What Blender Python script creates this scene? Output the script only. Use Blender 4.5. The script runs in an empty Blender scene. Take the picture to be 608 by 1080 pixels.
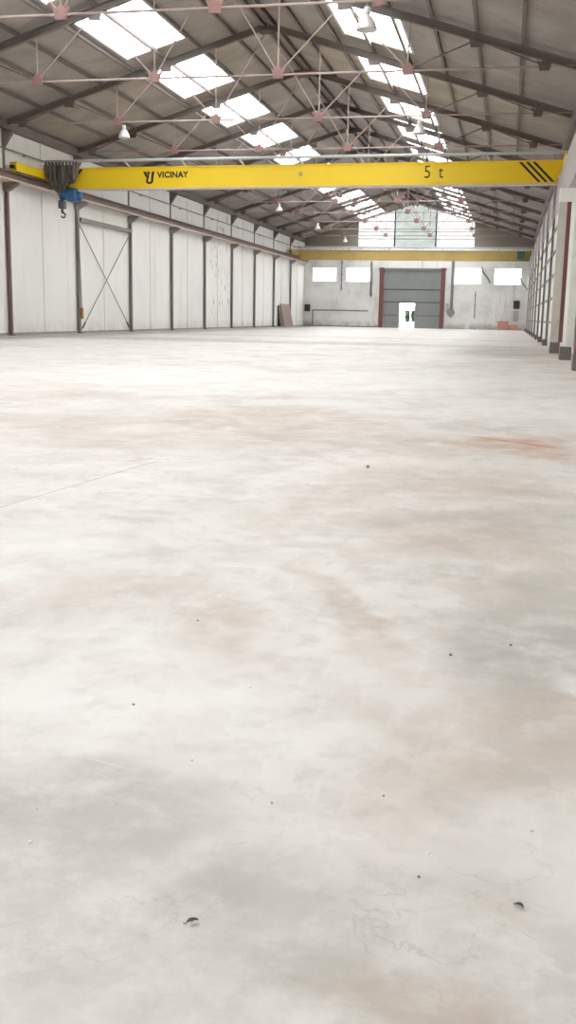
import bpy, bmesh, math, random
from mathutils import Vector, Matrix, Euler
random.seed(7)
SC = bpy.context.scene
COL = SC.collection
R = math.radians

# ------------------------------------------------------------------ camera
YAW, PITCH, ROLL, FPX, HCAM = 0.2073, -0.1923, 0.0189, 1066.7, 0.8966
F = Vector((-math.sin(YAW)*math.cos(PITCH), math.cos(YAW)*math.cos(PITCH), math.sin(PITCH)))
RT0 = Vector((math.cos(YAW), math.sin(YAW), 0)); UP0 = RT0.cross(F)
RT = math.cos(ROLL)*RT0 + math.sin(ROLL)*UP0
UP = math.cos(ROLL)*UP0 - math.sin(ROLL)*RT0
cd = bpy.data.cameras.new('camera'); cam = bpy.data.objects.new('camera', cd); COL.objects.link(cam)
m = Matrix((RT, UP, -F)).transposed().to_4x4(); m.translation = (0, 0, HCAM)
cam.matrix_world = m
cd.sensor_fit = 'VERTICAL'; cd.sensor_height = 36.0; cd.lens = FPX/1080*36.0
cd.clip_start = 0.05; cd.clip_end = 600
SC.camera = cam

# ------------------------------------------------------------------ sky, exposure
SKY = 12.5
w = bpy.data.worlds.new('sky'); SC.world = w; w.use_nodes = True
nt = w.node_tree; bg = nt.nodes['Background']
bg.inputs[0].default_value = (1.0, 0.975, 0.945, 1); bg.inputs[1].default_value = SKY
SC.view_settings.view_transform = 'Standard'; SC.view_settings.look = 'None'
SC.view_settings.gamma = 1; SC.view_settings.exposure = 0.0
SC.view_settings.use_curve_mapping = False
SC.cycles.max_bounces = 10; SC.cycles.diffuse_bounces = 8; SC.cycles.transparent_max_bounces = 16
SC.cycles.use_denoising = True
SC.cycles.caustics_reflective = False; SC.cycles.caustics_refractive = False

# ------------------------------------------------------------------ helpers
def lin(c):
    c = c/255.0
    return c/12.92 if c <= 0.04045 else ((c+0.055)/1.055)**2.4
def rgb(r, g, b): return (lin(r), lin(g), lin(b), 1)

class MB:
    def __init__(s): s.v = []; s.f = []
    def add(s, vs, fs):
        o = len(s.v); s.v += [tuple(v) for v in vs]; s.f += [tuple(i+o for i in f) for f in fs]; return s
    def box(s, x0, x1, y0, y1, z0, z1):
        vs = [(x0,y0,z0),(x1,y0,z0),(x1,y1,z0),(x0,y1,z0),(x0,y0,z1),(x1,y0,z1),(x1,y1,z1),(x0,y1,z1)]
        return s.add(vs, [(0,3,2,1),(4,5,6,7),(0,1,5,4),(1,2,6,5),(2,3,7,6),(3,0,4,7)])
    def bar(s, p, q, a, b, up=(0,1,0)):
        """rectangular bar p->q; a = size along up, b = size across"""
        p, q = Vector(p), Vector(q); d = (q-p).normalized(); u = Vector(up); u = (u - d*u.dot(d)).normalized(); c = d.cross(u)
        vs = []
        for o in (p, q):
            for (i, j) in ((-1,-1),(1,-1),(1,1),(-1,1)): vs.append(o + u*(i*a/2) + c*(j*b/2))
        return s.add(vs, [(0,1,2,3),(7,6,5,4),(0,4,5,1),(1,5,6,2),(2,6,7,3),(3,7,4,0)])
    def ibeam(s, p, q, h, wd, t=0.02, up=(0,0,1)):
        """I section p->q, depth h along up, flange width wd"""
        p, q = Vector(p), Vector(q); d = (q-p).normalized(); u = Vector(up); u = (u - d*u.dot(d)).normalized()
        o = u*(h/2-t/2)
        s.bar(p+o, q+o, t, wd, u); s.bar(p-o, q-o, t, wd, u); s.bar(p, q, h-2*t, t, u); return s
    def tube(s, pts, r, n=8, close=False):
        pts = [Vector(p) for p in pts]; rings = []
        for i, p in enumerate(pts):
            d = (pts[min(i+1, len(pts)-1)] - pts[max(i-1, 0)]).normalized()
            a = Vector((0,0,1)) if abs(d.z) < 0.9 else Vector((1,0,0))
            u = d.cross(a).normalized(); v = d.cross(u)
            rr = r[i] if isinstance(r, (list, tuple)) else r
            rings.append([p + (u*math.cos(2*math.pi*k/n) + v*math.sin(2*math.pi*k/n))*rr for k in range(n)])
        vs = [v for ring in rings for v in ring]; fs = []
        for i in range(len(pts)-1):
            for k in range(n):
                a, b = i*n+k, i*n+(k+1) % n; fs.append((a, b, b+n, a+n))
        fs.append(tuple(range(n-1, -1, -1))); fs.append(tuple((len(pts)-1)*n+k for k in range(n)))
        return s.add(vs, fs)
    def lathe(s, prof, n=20, c=(0,0,0)):
        vs = []; fs = []
        for (r, z) in prof:
            for k in range(n):
                a = 2*math.pi*k/n; vs.append((c[0]+r*math.cos(a), c[1]+r*math.sin(a), c[2]+z))
        for i in range(len(prof)-1):
            for k in range(n):
                a, b = i*n+k, i*n+(k+1) % n; fs.append((a, b, b+n, a+n))
        return s.add(vs, fs)
    def prism(s, poly, axis, a, b):
        """closed 2-D polygon extruded along axis ('x','y','z') from a to b"""
        def P(u, v, t): return {'x': (t,u,v), 'y': (u,t,v), 'z': (u,v,t)}[axis]
        n = len(poly); vs = [P(u, v, a) for u, v in poly] + [P(u, v, b) for u, v in poly]
        fs = [tuple(range(n-1,-1,-1)), tuple(range(n, 2*n))] + [(i, (i+1) % n, n+(i+1) % n, n+i) for i in range(n)]
        return s.add(vs, fs)
    def build(s, name, mat, parent=None, bevel=0, smooth=False, loc=(0,0,0)):
        me = bpy.data.meshes.new(name); me.from_pydata(s.v, [], s.f)
        bm = bmesh.new(); bm.from_mesh(me); bmesh.ops.recalc_face_normals(bm, faces=bm.faces); bm.to_mesh(me); bm.free()
        me.materials.append(mat)
        if smooth: me.polygons.foreach_set('use_smooth', [True]*len(me.polygons))
        o = bpy.data.objects.new(name, me); COL.objects.link(o); o.location = loc
        if parent: o.parent = parent
        if bevel:
            b = o.modifiers.new('bevel', 'BEVEL'); b.width = bevel; b.segments = 2; b.limit_method = 'ANGLE'
        return o

def tag(o, label=None, cat=None, group=None, kind=None):
    if label: o['label'] = label
    if cat: o['category'] = cat
    if group: o['group'] = group
    if kind: o['kind'] = kind
    return o
def empty(name, loc=(0,0,0)):
    o = bpy.data.objects.new(name, None); o.location = loc; o.empty_display_size = 0.2; COL.objects.link(o); return o
def copy_tree(o, parent=None):
    c = o.copy(); COL.objects.link(c); c.parent = parent
    for ch in list(o.children): copy_tree(ch, c)
    return c
def struct(o): o['kind'] = 'structure'; return o

# ------------------------------------------------------------------ materials
def new_mat(name):
    mt = bpy.data.materials.new(name); mt.use_nodes = True
    return mt, mt.node_tree.nodes, mt.node_tree.links, mt.node_tree.nodes['Principled BSDF']
def N(nodes, t, **kw):
    n = nodes.new(t)
    for k, v in kw.items(): setattr(n, k, v)
    return n
def noise(nodes, links, vec, scale, detail=4, rough=0.6, dist=0.0):
    n = N(nodes, 'ShaderNodeTexNoise'); n.inputs['Scale'].default_value = scale
    n.inputs['Detail'].default_value = detail; n.inputs['Roughness'].default_value = rough; n.inputs['Distortion'].default_value = dist
    if vec is not None: links.new(vec, n.inputs['Vector'])
    return n.outputs['Fac']
def ramp(nodes, links, fac, a, b, lo=0.0, hi=1.0):
    n = N(nodes, 'ShaderNodeMapRange'); n.interpolation_type = 'SMOOTHSTEP'
    n.inputs[1].default_value = a; n.inputs[2].default_value = b; n.inputs[3].default_value = lo; n.inputs[4].default_value = hi
    links.new(fac, n.inputs[0]); return n.outputs[0]
def mathn(nodes, links, op, a, b):
    n = N(nodes, 'ShaderNodeMath', operation=op)
    for i, x in enumerate((a, b)):
        if x is None: continue
        if isinstance(x, (int, float)): n.inputs[i].default_value = x
        else: links.new(x, n.inputs[i])
    return n.outputs[0]
def mixc(nodes, links, fac, a, b):
    n = N(nodes, 'ShaderNodeMix', data_type='RGBA')
    if isinstance(fac, (int, float)): n.inputs[0].default_value = fac
    else: links.new(fac, n.inputs[0])
    for i, x in ((6, a), (7, b)):
        if isinstance(x, tuple): n.inputs[i].default_value = x
        else: links.new(x, n.inputs[i])
    return n.outputs[2]
def objvec(nodes, links, scale=(1,1,1), rot=(0,0,0), loc=(0,0,0)):
    t = N(nodes, 'ShaderNodeTexCoord'); mp = N(nodes, 'ShaderNodeMapping')
    mp.inputs['Scale'].default_value = scale; mp.inputs['Rotation'].default_value = rot; mp.inputs['Location'].default_value = loc
    links.new(t.outputs['Object'], mp.inputs[0]); return mp.outputs[0]

def paint(name, col, rough=0.55, wear=0.25, wear_col=None, scale=6.0, metal=0.0):
    mt, nd, lk, bs = new_mat(name)
    v = objvec(nd, lk)
    f = ramp(nd, lk, noise(nd, lk, v, scale, 5, 0.65), 0.45, 0.75, 0, wear)
    wc = wear_col or tuple([c*0.55 for c in col[:3]]+[1])
    lk.new(mixc(nd, lk, f, col, wc), bs.inputs['Base Color'])
    bs.inputs['Roughness'].default_value = rough; bs.inputs['Metallic'].default_value = metal
    return mt

def glass_mat(name, tint):
    """thin weathered roof light sheet: mostly lets the sky through"""
    mt, nd, lk, bs = new_mat(name)
    nd.remove(bs); out = nd['Material Output']
    tr = N(nd, 'ShaderNodeBsdfTransparent'); gl = N(nd, 'ShaderNodeBsdfGlossy'); mx = N(nd, 'ShaderNodeMixShader')
    v = objvec(nd, lk); f = ramp(nd, lk, noise(nd, lk, v, 1.5, 4), 0.35, 0.8)
    lk.new(mixc(nd, lk, f, tint, tuple([c*0.85 for c in tint[:3]]+[1])), tr.inputs[0])
    gl.inputs['Roughness'].default_value = 0.15; mx.inputs[0].default_value = 0.06
    lk.new(tr.outputs[0], mx.inputs[1]); lk.new(gl.outputs[0], mx.inputs[2]); lk.new(mx.outputs[0], out.inputs[0])
    return mt

def wall_mat(name, base, streak=0.35, grime=0.3, low=0.25, seed=0.0, streak_col=(0.33,0.30,0.27,1), peel=None):
    mt, nd, lk, bs = new_mat(name)
    v1 = objvec(nd, lk, (1,1,1), loc=(seed,seed,0)); v2 = objvec(nd, lk, (1.3,1.3,0.12), loc=(seed,seed*2,0))
    cloud = ramp(nd, lk, noise(nd, lk, v1, 0.55, 5, 0.6), 0.42, 0.75, 0, grime)
    st = ramp(nd, lk, noise(nd, lk, v2, 1.6, 5, 0.65), 0.54, 0.74, 0, streak)
    spot = ramp(nd, lk, noise(nd, lk, v1, 3.2, 6, 0.7), 0.66, 0.72, 0, 0.55)
    spm = ramp(nd, lk, noise(nd, lk, v1, 0.2, 2), 0.52, 0.62)
    spot = mathn(nd, lk, 'MULTIPLY', spot, spm)
    sx = N(nd, 'ShaderNodeSeparateXYZ'); lk.new(v1, sx.inputs[0])
    lowm = ramp(nd, lk, sx.outputs[2], 0.0, 0.7, low, 0.0)
    lown = mathn(nd, lk, 'MULTIPLY', lowm, ramp(nd, lk, noise(nd, lk, v1, 2.0, 4), 0.3, 0.6))
    c = mixc(nd, lk, cloud, base, (base[0]*0.62, base[1]*0.63, base[2]*0.64, 1))
    c = mixc(nd, lk, st, c, streak_col)
    if peel:
        ym = N(nd, 'ShaderNodeSeparateXYZ'); lk.new(v1, ym.inputs[0])
        inb = mathn(nd, lk, 'MULTIPLY', ramp(nd, lk, ym.outputs[1], peel[0], peel[0]+0.8), ramp(nd, lk, ym.outputs[1], peel[1]-0.6, peel[1], 1, 0))
        pk = ramp(nd, lk, noise(nd, lk, objvec(nd, lk, (1,1,0.45), loc=(2,5,1)), 2.6, 7, 0.7), 0.585, 0.62, 0, 0.7)
        spot = mathn(nd, lk, 'MAXIMUM', spot, mathn(nd, lk, 'MULTIPLY', pk, inb))
    c = mixc(nd, lk, spot, c, (0.22,0.20,0.18,1))
    c = mixc(nd, lk, lown, c, (0.30,0.26,0.22,1))
    lk.new(c, bs.inputs['Base Color']); bs.inputs['Roughness'].default_value = 0.8
    bp = N(nd, 'ShaderNodeBump'); bp.inputs['Strength'].default_value = 0.15; bp.inputs['Distance'].default_value = 0.02
    lk.new(noise(nd, lk, v1, 14, 4), bp.inputs['Height']); lk.new(bp.outputs[0], bs.inputs['Normal'])
    return mt

def floor_mat():
    mt, nd, lk, bs = new_mat('concrete_floor')
    v = objvec(nd, lk)
    warp = N(nd, 'ShaderNodeTexNoise'); warp.inputs['Scale'].default_value = 1.1; warp.inputs['Detail'].default_value = 10
    lk.new(v, warp.inputs['Vector'])
    # warped coordinate so stains and bands have ragged outlines
    sub = N(nd, 'ShaderNodeVectorMath', operation='SUBTRACT'); lk.new(warp.outputs['Color'], sub.inputs[0]); sub.inputs[1].default_value = (.5,.5,.5)
    sc = N(nd, 'ShaderNodeVectorMath', operation='SCALE'); lk.new(sub.outputs[0], sc.inputs[0]); sc.inputs['Scale'].default_value = 0.9
    ad = N(nd, 'ShaderNodeVectorMath', operation='ADD'); lk.new(v, ad.inputs[0]); lk.new(sc.outputs[0], ad.inputs[1])
    wv = ad.outputs[0]
    base = (0.635,0.60,0.57,1)
    taupe = (0.24,0.215,0.19,1); brown = (0.43,0.335,0.275,1); grey = (0.405,0.385,0.355,1); pale = (0.74,0.73,0.71,1); red = (0.42,0.20,0.11,1)
    big = noise(nd, lk, v, 0.35, 5, 0.6, 0.3)
    c = mixc(nd, lk, ramp(nd, lk, big, 0.45, 0.68, 0, 0.45), base, brown)
    mid = noise(nd, lk, objvec(nd, lk, (1,0.8,1), loc=(3,8,0)), 1.5, 6, 0.62, 0.4)
    c = mixc(nd, lk, ramp(nd, lk, mid, 0.48, 0.70, 0, 0.42), c, grey)
    mid2 = noise(nd, lk, objvec(nd, lk, (1,1,1), loc=(13,2,0)), 2.6, 6, 0.6, 0.2)
    c = mixc(nd, lk, ramp(nd, lk, mid2, 0.5, 0.68, 0, 0.4), c, pale)
    fine = noise(nd, lk, v, 9, 10, 0.7)
    c = mixc(nd, lk, ramp(nd, lk, fine, 0.46, 0.72, 0, 0.5), c, grey)
    # overlapping drying patches with crisp lobed edges
    for (sc_, off, lo, hi, st_, colr) in ((3.2, 5.0, 0.52, 0.545, 0.22, grey), (2.3, 21.0, 0.53, 0.56, 0.24, brown), (5.5, 40.0, 0.55, 0.575, 0.28, pale), (7.5, 60.0, 0.58, 0.61, 0.30, grey)):
        pn = noise(nd, lk, objvec(nd, lk, (1,1,1), loc=(off,off*0.7,0)), sc_, 7, 0.52, 0.5)
        pf = ramp(nd, lk, noise(nd, lk, objvec(nd, lk, (1,1,1), loc=(off*2,3,0)), sc_*0.5, 4), 0.42, 0.6)
        c = mixc(nd, lk, mathn(nd, lk, 'MULTIPLY', ramp(nd, lk, pn, lo, hi, 0, st_), pf), c, colr)
    # rubbed streaks
    sn = noise(nd, lk, objvec(nd, lk, (9,1.2,1), rot=(0,0,0.5)), 3.0, 8, 0.65)
    c = mixc(nd, lk, ramp(nd, lk, sn, 0.56, 0.72, 0, 0.35), c, pale)
    # stains, darker bands and a broad grey near patch, each with its own place: (x, y, rx, ry, rot, colour, strength)
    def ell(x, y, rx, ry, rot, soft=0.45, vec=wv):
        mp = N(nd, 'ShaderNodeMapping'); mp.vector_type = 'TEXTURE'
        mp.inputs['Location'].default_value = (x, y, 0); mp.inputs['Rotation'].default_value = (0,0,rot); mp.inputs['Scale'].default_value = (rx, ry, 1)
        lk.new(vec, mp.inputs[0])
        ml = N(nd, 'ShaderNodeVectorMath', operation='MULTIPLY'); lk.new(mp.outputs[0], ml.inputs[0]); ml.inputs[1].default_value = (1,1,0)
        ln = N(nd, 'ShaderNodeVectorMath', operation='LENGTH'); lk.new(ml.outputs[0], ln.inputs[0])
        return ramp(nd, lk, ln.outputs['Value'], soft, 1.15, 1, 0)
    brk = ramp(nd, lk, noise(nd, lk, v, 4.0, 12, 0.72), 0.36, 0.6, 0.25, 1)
    for (x, y, rx, ry, rot, colr, st) in [
        (-0.02, 7.55, 0.55, 0.42, 0.1, red, 0.5), (0.35, 7.3, 0.3, 0.9, 0.2, red, 0.35),
        (-1.9, 8.6, 1.3, 1.7, 0.3, brown, 0.55), (-1.1, 7.2, 1.6, 1.0, 0.2, brown, 0.38),
        (-0.3, 5.6, 0.7, 0.8, 0.0, brown, 0.35), (0.1, 4.6, 0.7, 0.45, 0.2, grey, 0.45),
        (-0.45, 3.0, 0.10, 0.75, 0.35, brown, 0.5), (-0.75, 2.75, 0.16, 0.55, 0.35, brown, 0.45),
        (-1.25, 3.1, 0.35, 0.25, 0.2, brown, 0.4), (0.12, 2.75, 0.34, 0.5, 0.3, grey, 0.85), (0.25, 2.2, 0.3, 0.35, 0.0, brown, 0.45),
        (-0.15, 2.0, 0.25, 0.35, 0.2, brown, 0.25), (-0.75, 1.62, 0.30, 0.22, 0.2, grey, 0.65), (-0.35, 1.3, 0.9, 0.36, 0.0, grey, 0.45),  # last entry: broad patch that greys the floor near the camera
        (-0.45, 1.37, 0.10, 0.10, 0.0, grey, 0.5), (-0.2, 1.25, 0.13, 0.10, 0.3, grey, 0.45), (-0.05, 1.22, 0.2, 0.1, 0.2, brown, 0.4),
        (-3.6, 8.0, 1.2, 0.6, 0.2, brown, 0.35), (-2.6, 6.4, 1.0, 0.35, 0.1, brown, 0.28), (-9.0, 34.0, 14, 2.6, 0.0, taupe, 0.45), (-9.0, 43.5, 14, 1.6, 0.0, taupe, 0.3), (-16.7, 55, 2.2, 60, 0.0, taupe, 0.9),  # taupe entries darken bands across the hall and along the left wall
        (0.2, 29, 2.0, 5.0, 0.0, taupe, 0.5), (0.30, 3.3, 0.28, 0.5, 0.2, grey, 0.5), (-0.2, 4.2, 0.5, 0.6, 0.2, brown, 0.4), (-0.9, 4.6, 0.5, 0.4, 0.2, brown, 0.25)]:  # taupe entry darkens the floor by the right wall
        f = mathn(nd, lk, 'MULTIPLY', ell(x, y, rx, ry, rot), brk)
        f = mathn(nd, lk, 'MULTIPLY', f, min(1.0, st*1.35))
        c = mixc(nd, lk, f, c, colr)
    for (x, y, rx, ry, rot, st) in [(-1.6, 3.4, 0.5, 0.7, 0.2, 0.5), (-0.95, 2.3, 0.5, 0.5, 0, 0.6), (-0.55, 2.05, 0.4, 0.3, 0, 0.4), (0.27, 2.55, 0.10, 0.14, 0, 0.8), (-0.27, 2.45, 0.16, 0.5, .3, .5), (0.5, 10.5, 1.6, 1.6, 0, 0.7), (-3, 14, 5, 3, 0, 0.5), (0.18, 1.62, 0.12, 0.3, 0.6, 0.45)]:
        f = mathn(nd, lk, 'MULTIPLY', mathn(nd, lk, 'MULTIPLY', ell(x, y, rx, ry, rot), brk), st)
        c = mixc(nd, lk, f, c, pale)
    # drying rings near the camera
    tide = noise(nd, lk, objvec(nd, lk, (1,1,1), loc=(7.3,2.1,0)), 5.2, 5, 0.5, 0.2)
    band = mathn(nd, lk, 'ABSOLUTE', mathn(nd, lk, 'SUBTRACT', tide, 0.53), None)
    em = ramp(nd, lk, noise(nd, lk, v, 5.0, 4), 0.42, 0.6)
    tf = mathn(nd, lk, 'MULTIPLY', mathn(nd, lk, 'MULTIPLY', ramp(nd, lk, band, 0.001, 0.008, 0.30, 0), em), ell(-0.3, 1.2, 0.9, 0.7, 0, 0.5))
    c = mixc(nd, lk, tf, c, (0.30,0.26,0.21,1))
    # saw cut joint on the left
    def line(p, q, wd, st, colr):
        nonlocal c
        p, q = Vector(p), Vector(q); mid_ = (p+q)/2; L = (q-p).length; ang = math.atan2(q.y-p.y, q.x-p.x)
        mp = N(nd, 'ShaderNodeMapping'); mp.vector_type = 'TEXTURE'
        mp.inputs['Location'].default_value = (mid_.x, mid_.y, 0); mp.inputs['Rotation'].default_value = (0,0,ang)
        wob = N(nd, 'ShaderNodeVectorMath', operation='SCALE'); lk.new(sub.outputs[0], wob.inputs[0]); wob.inputs['Scale'].default_value = 0.06
        a3 = N(nd, 'ShaderNodeVectorMath', operation='ADD'); lk.new(v, a3.inputs[0]); lk.new(wob.outputs[0], a3.inputs[1])
        lk.new(a3.outputs[0], mp.inputs[0])
        sp = N(nd, 'ShaderNodeSeparateXYZ'); lk.new(mp.outputs[0], sp.inputs[0])
        ax = mathn(nd, lk, 'ABSOLUTE', sp.outputs[0], None); ay = mathn(nd, lk, 'ABSOLUTE', sp.outputs[1], None)
        f = mathn(nd, lk, 'MULTIPLY', ramp(nd, lk, ax, L/2-0.15, L/2, 1, 0), ramp(nd, lk, ay, wd*0.3, wd, st, 0))
        c = mixc(nd, lk, f, c, colr)
    line((-2.35, 3.35), (-2.05, 5.95), 0.008, 0.6, (0.22,0.17,0.15,1))
    line((-3.2, 5.75), (-1.75, 5.3), 0.010, 0.35, (0.35,0.30,0.27,1))
    line((-0.83, 1.82), (-0.66, 1.77), 0.004, 0.5, (0.85,0.83,0.76,1))
    line((-0.25, 7.95), (0.5, 7.35), 0.06, 0.7, (0.40,0.19,0.11,1))
    # scattered specks
    vs = N(nd, 'ShaderNodeTexVoronoi'); vs.inputs['Scale'].default_value = 9; lk.new(v, vs.inputs['Vector'])
    sp = ramp(nd, lk, vs.outputs['Distance'], 0.02, 0.045, 0.75, 0)
    cc = N(nd, 'ShaderNodeSeparateColor'); lk.new(vs.outputs['Color'], cc.inputs[0])
    c = mixc(nd, lk, mathn(nd, lk, 'MULTIPLY', sp, ramp(nd, lk, cc.outputs[0], 0.72, 0.76)), c, (0.25,0.21,0.18,1))
    c = mixc(nd, lk, mathn(nd, lk, 'MULTIPLY', sp, ramp(nd, lk, cc.outputs[1], 0.9, 0.93)), c, (0.9,0.88,0.84,1))
    lk.new(c, bs.inputs['Base Color'])
    lk.new(ramp(nd, lk, mid, 0.35, 0.7, 0.42, 0.62), bs.inputs['Roughness'])
    bs.inputs['Specular IOR Level'].default_value = 0.35
    bp = N(nd, 'ShaderNodeBump'); bp.inputs['Strength'].default_value = 0.12; bp.inputs['Distance'].default_value = 0.01
    lk.new(noise(nd, lk, v, 25, 5), bp.inputs['Height']); lk.new(bp.outputs[0], bs.inputs['Normal'])
    return mt

def roof_mat():
    mt, nd, lk, bs = new_mat('fibre_cement_roof')
    v = objvec(nd, lk)
    sheet = noise(nd, lk, objvec(nd, lk, (0.5, 0.9, 1)), 1.0, 4)
    c = mixc(nd, lk, ramp(nd, lk, sheet, 0.35, 0.7), (0.37,0.335,0.31,1), (0.29,0.26,0.24,1))
    c = mixc(nd, lk, ramp(nd, lk, noise(nd, lk, v, 3, 5), 0.55, 0.75, 0, 0.3), c, (0.18,0.155,0.135,1))
    lk.new(c, bs.inputs['Base Color']); bs.inputs['Roughness'].default_value = 0.9
    wv = N(nd, 'ShaderNodeTexWave'); wv.bands_direction = 'Y'; wv.inputs['Scale'].default_value = 1.77; lk.new(v, wv.inputs['Vector'])
    bp = N(nd, 'ShaderNodeBump'); bp.inputs['Strength'].default_value = 0.2; bp.inputs['Distance'].default_value = 0.05
    lk.new(wv.outputs['Fac'], bp.inputs['Height']); lk.new(bp.outputs[0], bs.inputs['Normal'])
    return mt

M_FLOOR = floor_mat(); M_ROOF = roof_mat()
M_GLASS = glass_mat('roof_light_sheet', (0.92,0.97,1.0,1))
M_GABLE = glass_mat('milky_gable_sheet', (0.33,0.333,0.335,1))
M_GREEN_GLASS = glass_mat('tinted_gable_sheet', (0.25,0.268,0.262,1))
M_WALL = wall_mat('white_panel_wall', (0.82,0.81,0.79,1), streak=0.22, grime=0.16, seed=0.0, peel=(58.6, 63.7))
M_WALLR = wall_mat('white_panel_wall_right', (0.76,0.75,0.72,1), streak=0.2, seed=4.0)
M_BACK = wall_mat('stained_back_wall', (0.78,0.785,0.785,1), streak=0.6, grime=0.62, low=0.7, seed=9.0)
M_CLAD = paint('grey_cladding', (0.26,0.235,0.21,1), 0.9, 0.3)
M_STEEL = paint('dark_brown_steel', (0.16,0.132,0.12,1), 0.6, 0.4)
M_COLUMN = paint('grey_brown_column', (0.25,0.235,0.22,1), 0.6, 0.5, (0.26,0.15,0.12,1), 3)
M_TIE = paint('pale_pink_primer', (0.36,0.275,0.255,1), 0.6, 0.35, (0.28,0.18,0.16,1), 4)
M_PINK = paint('faded_red_primer', (0.29,0.165,0.15,1), 0.6, 0.35, (0.20,0.11,0.10,1), 4)
M_RED = paint('red_oxide_paint', (0.17,0.062,0.058,1), 0.6, 0.4, (0.16,0.07,0.06,1), 3)
M_RUNWAY = paint('brown_runway_steel', (0.185,0.125,0.115,1), 0.6, 0.4, None, 2)
M_CREAM = paint('cream_flange', (0.58,0.49,0.42,1), 0.6, 0.35, None, 3)
M_RGREY = paint('grey_runway_steel', (0.44,0.41,0.41,1), 0.6, 0.4, None, 2)
M_BEIGE = paint('beige_column_paint', (0.56,0.52,0.47,1), 0.65, 0.4, None, 2.5)
M_YELLOW = paint('crane_yellow', (0.86,0.60,0.012,1), 0.4, 0.12, (0.70,0.46,0.02,1), 1.2)
M_TAN = paint('dulled_crane_yellow', (0.50,0.36,0.12,1), 0.6, 0.6, (0.33,0.24,0.11,1), 0.5)
M_BLACK = paint('black_marking', (0.018,0.014,0.016,1), 0.5, 0.0)
M_GREYRAIL = paint('galvanised_rail', (0.46,0.47,0.48,1), 0.45, 0.3, None, 3)
M_CABLE = paint('grey_brown_cable', (0.085,0.075,0.06,1), 0.6, 0.6, (0.24,0.21,0.16,1), 2.2)
M_CABLE2 = paint('pale_dusty_cable', (0.20,0.175,0.13,1), 0.6, 0.5, (0.10,0.085,0.06,1), 2.5)
M_BLUE = paint('hoist_blue', (0.035,0.12,0.29,1), 0.45, 0.3, None, 5)
M_HOOK = paint('hook_steel', (0.11,0.12,0.14,1), 0.4, 0.3, None, 8, 0.4)
M_GREENBOX = paint('green_housing', (0.05,0.17,0.14,1), 0.5, 0.3)
M_GATE = paint('grey_gate_panel', (0.23,0.245,0.25,1), 0.6, 0.35, (0.15,0.155,0.15,1), 1.0)
M_SEAM = paint('gate_seam', (0.09,0.09,0.09,1), 0.6, 0.0)
M_WHITE = paint('white_enamel', (0.82,0.82,0.80,1), 0.35, 0.1)
M_ALU = paint('lamp_reflector', (0.70,0.69,0.66,1), 0.35, 0.15, None, 8, 0.2)
M_PALE = paint('pale_green_white', (0.66,0.68,0.62,1), 0.7, 0.3, None, 2)
M_ORANGE = paint('pendant_orange', (0.45,0.20,0.05,1), 0.5, 0.4, (0.15,0.09,0.05,1), 9)
M_BOARD = paint('brown_board', (0.33,0.23,0.21,1), 0.7, 0.3)
M_DARK = paint('dark_box', (0.035,0.035,0.037,1), 0.5, 0.2)
M_PIPE = paint('grey_pipe', (0.22,0.21,0.21,1), 0.55, 0.3)
M_KERB = paint('dusty_kerb', (0.36,0.33,0.29,1), 0.9, 0.4, None, 2)
M_CRATE = paint('red_plastic', (0.55,0.27,0.23,1), 0.5, 0.2)
M_LEAF = paint('dry_leaf', (0.075,0.045,0.028,1), 0.8, 0.5, None, 40)
M_STONE = paint('pebble', (0.22,0.20,0.18,1), 0.8, 0.4, None, 30)
M_CHIP = paint('white_chip', (0.82,0.81,0.78,1), 0.7, 0.1, None, 30)
M_GROUND = paint('yard_concrete', (0.55,0.54,0.51,1), 0.8, 0.3, None, 0.5)
M_SHRUB = paint('shrub_green', (0.012,0.03,0.014,1), 0.7, 0.4)

# ------------------------------------------------------------------ the hall
XC = -8.07; XL = -17.45; XR = 1.86; XRA = 1.60; XRB = 1.40; D0 = 33.84; BAY = 6.0; YF = D0+9*BAY; YN = -10.0
ZR, SL = 10.2, 0.30
def roofz(x): return ZR - SL*abs(x-XC)
KMIN = -8
SKY_Y = [(D0+BAY*k+0.7, D0+BAY*k+5.05) for k in range(-7, 9)]
SKX = [(-12.48, -10.5), (-5.42, -3.28)]

# floor
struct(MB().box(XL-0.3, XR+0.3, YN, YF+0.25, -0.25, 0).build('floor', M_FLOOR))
# left and right wall
struct(MB().box(XL-0.25, XL, YN, YF, 0, 7.32).build('wall_left', M_WALL))
w_ = MB(); w_.box(XR, XR+0.25, YN, YF, 4.36, 7.2); w_.box(XRA, XR+0.25, YN, 33.5, 0, 4.36); w_.box(XRB, XR+0.25, 33.5, YF, 0, 4.36)
struct(w_.build('wall_right', M_WALLR))

# back wall with openings: built from strips
WIN = [(-16.72, -14.6, 3.78, 4.98), (-13.8, -11.72, 3.78, 5.0), (-4.62, -2.38, 3.68, 5.05), (-1.36, 0.9, 3.68, 5.03)]
GX0, GX1, GZ = -10.52, -5.70, 4.80          # clear gate opening
GAB0, GAB1, GABZ = -12.88, -3.05, 6.72
mb = MB()
xs = sorted(set([XL-0.25, XR+0.25, GX0, GX1] + [v for q in WIN for v in q[:2]]))
for a, b in zip(xs[:-1], xs[1:]):
    c = (a+b)/2
    hole = None
    for q in WIN:
        if q[0] < c < q[1]: hole = (q[2], q[3])
    if GX0 < c < GX1: hole = (0, GZ)
    if hole is None: mb.box(a, b, YF, YF+0.25, 0, 6.0)
    else:
        if hole[0] > 0: mb.box(a, b, YF, YF+0.25, 0, hole[0])
        mb.box(a, b, YF, YF+0.25, hole[1], 6.0)
mb.box(XL-0.25, XR+0.25, YF, YF+0.25, 6.0, GABZ)
struct(mb.build('wall_back', M_BACK))
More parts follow.
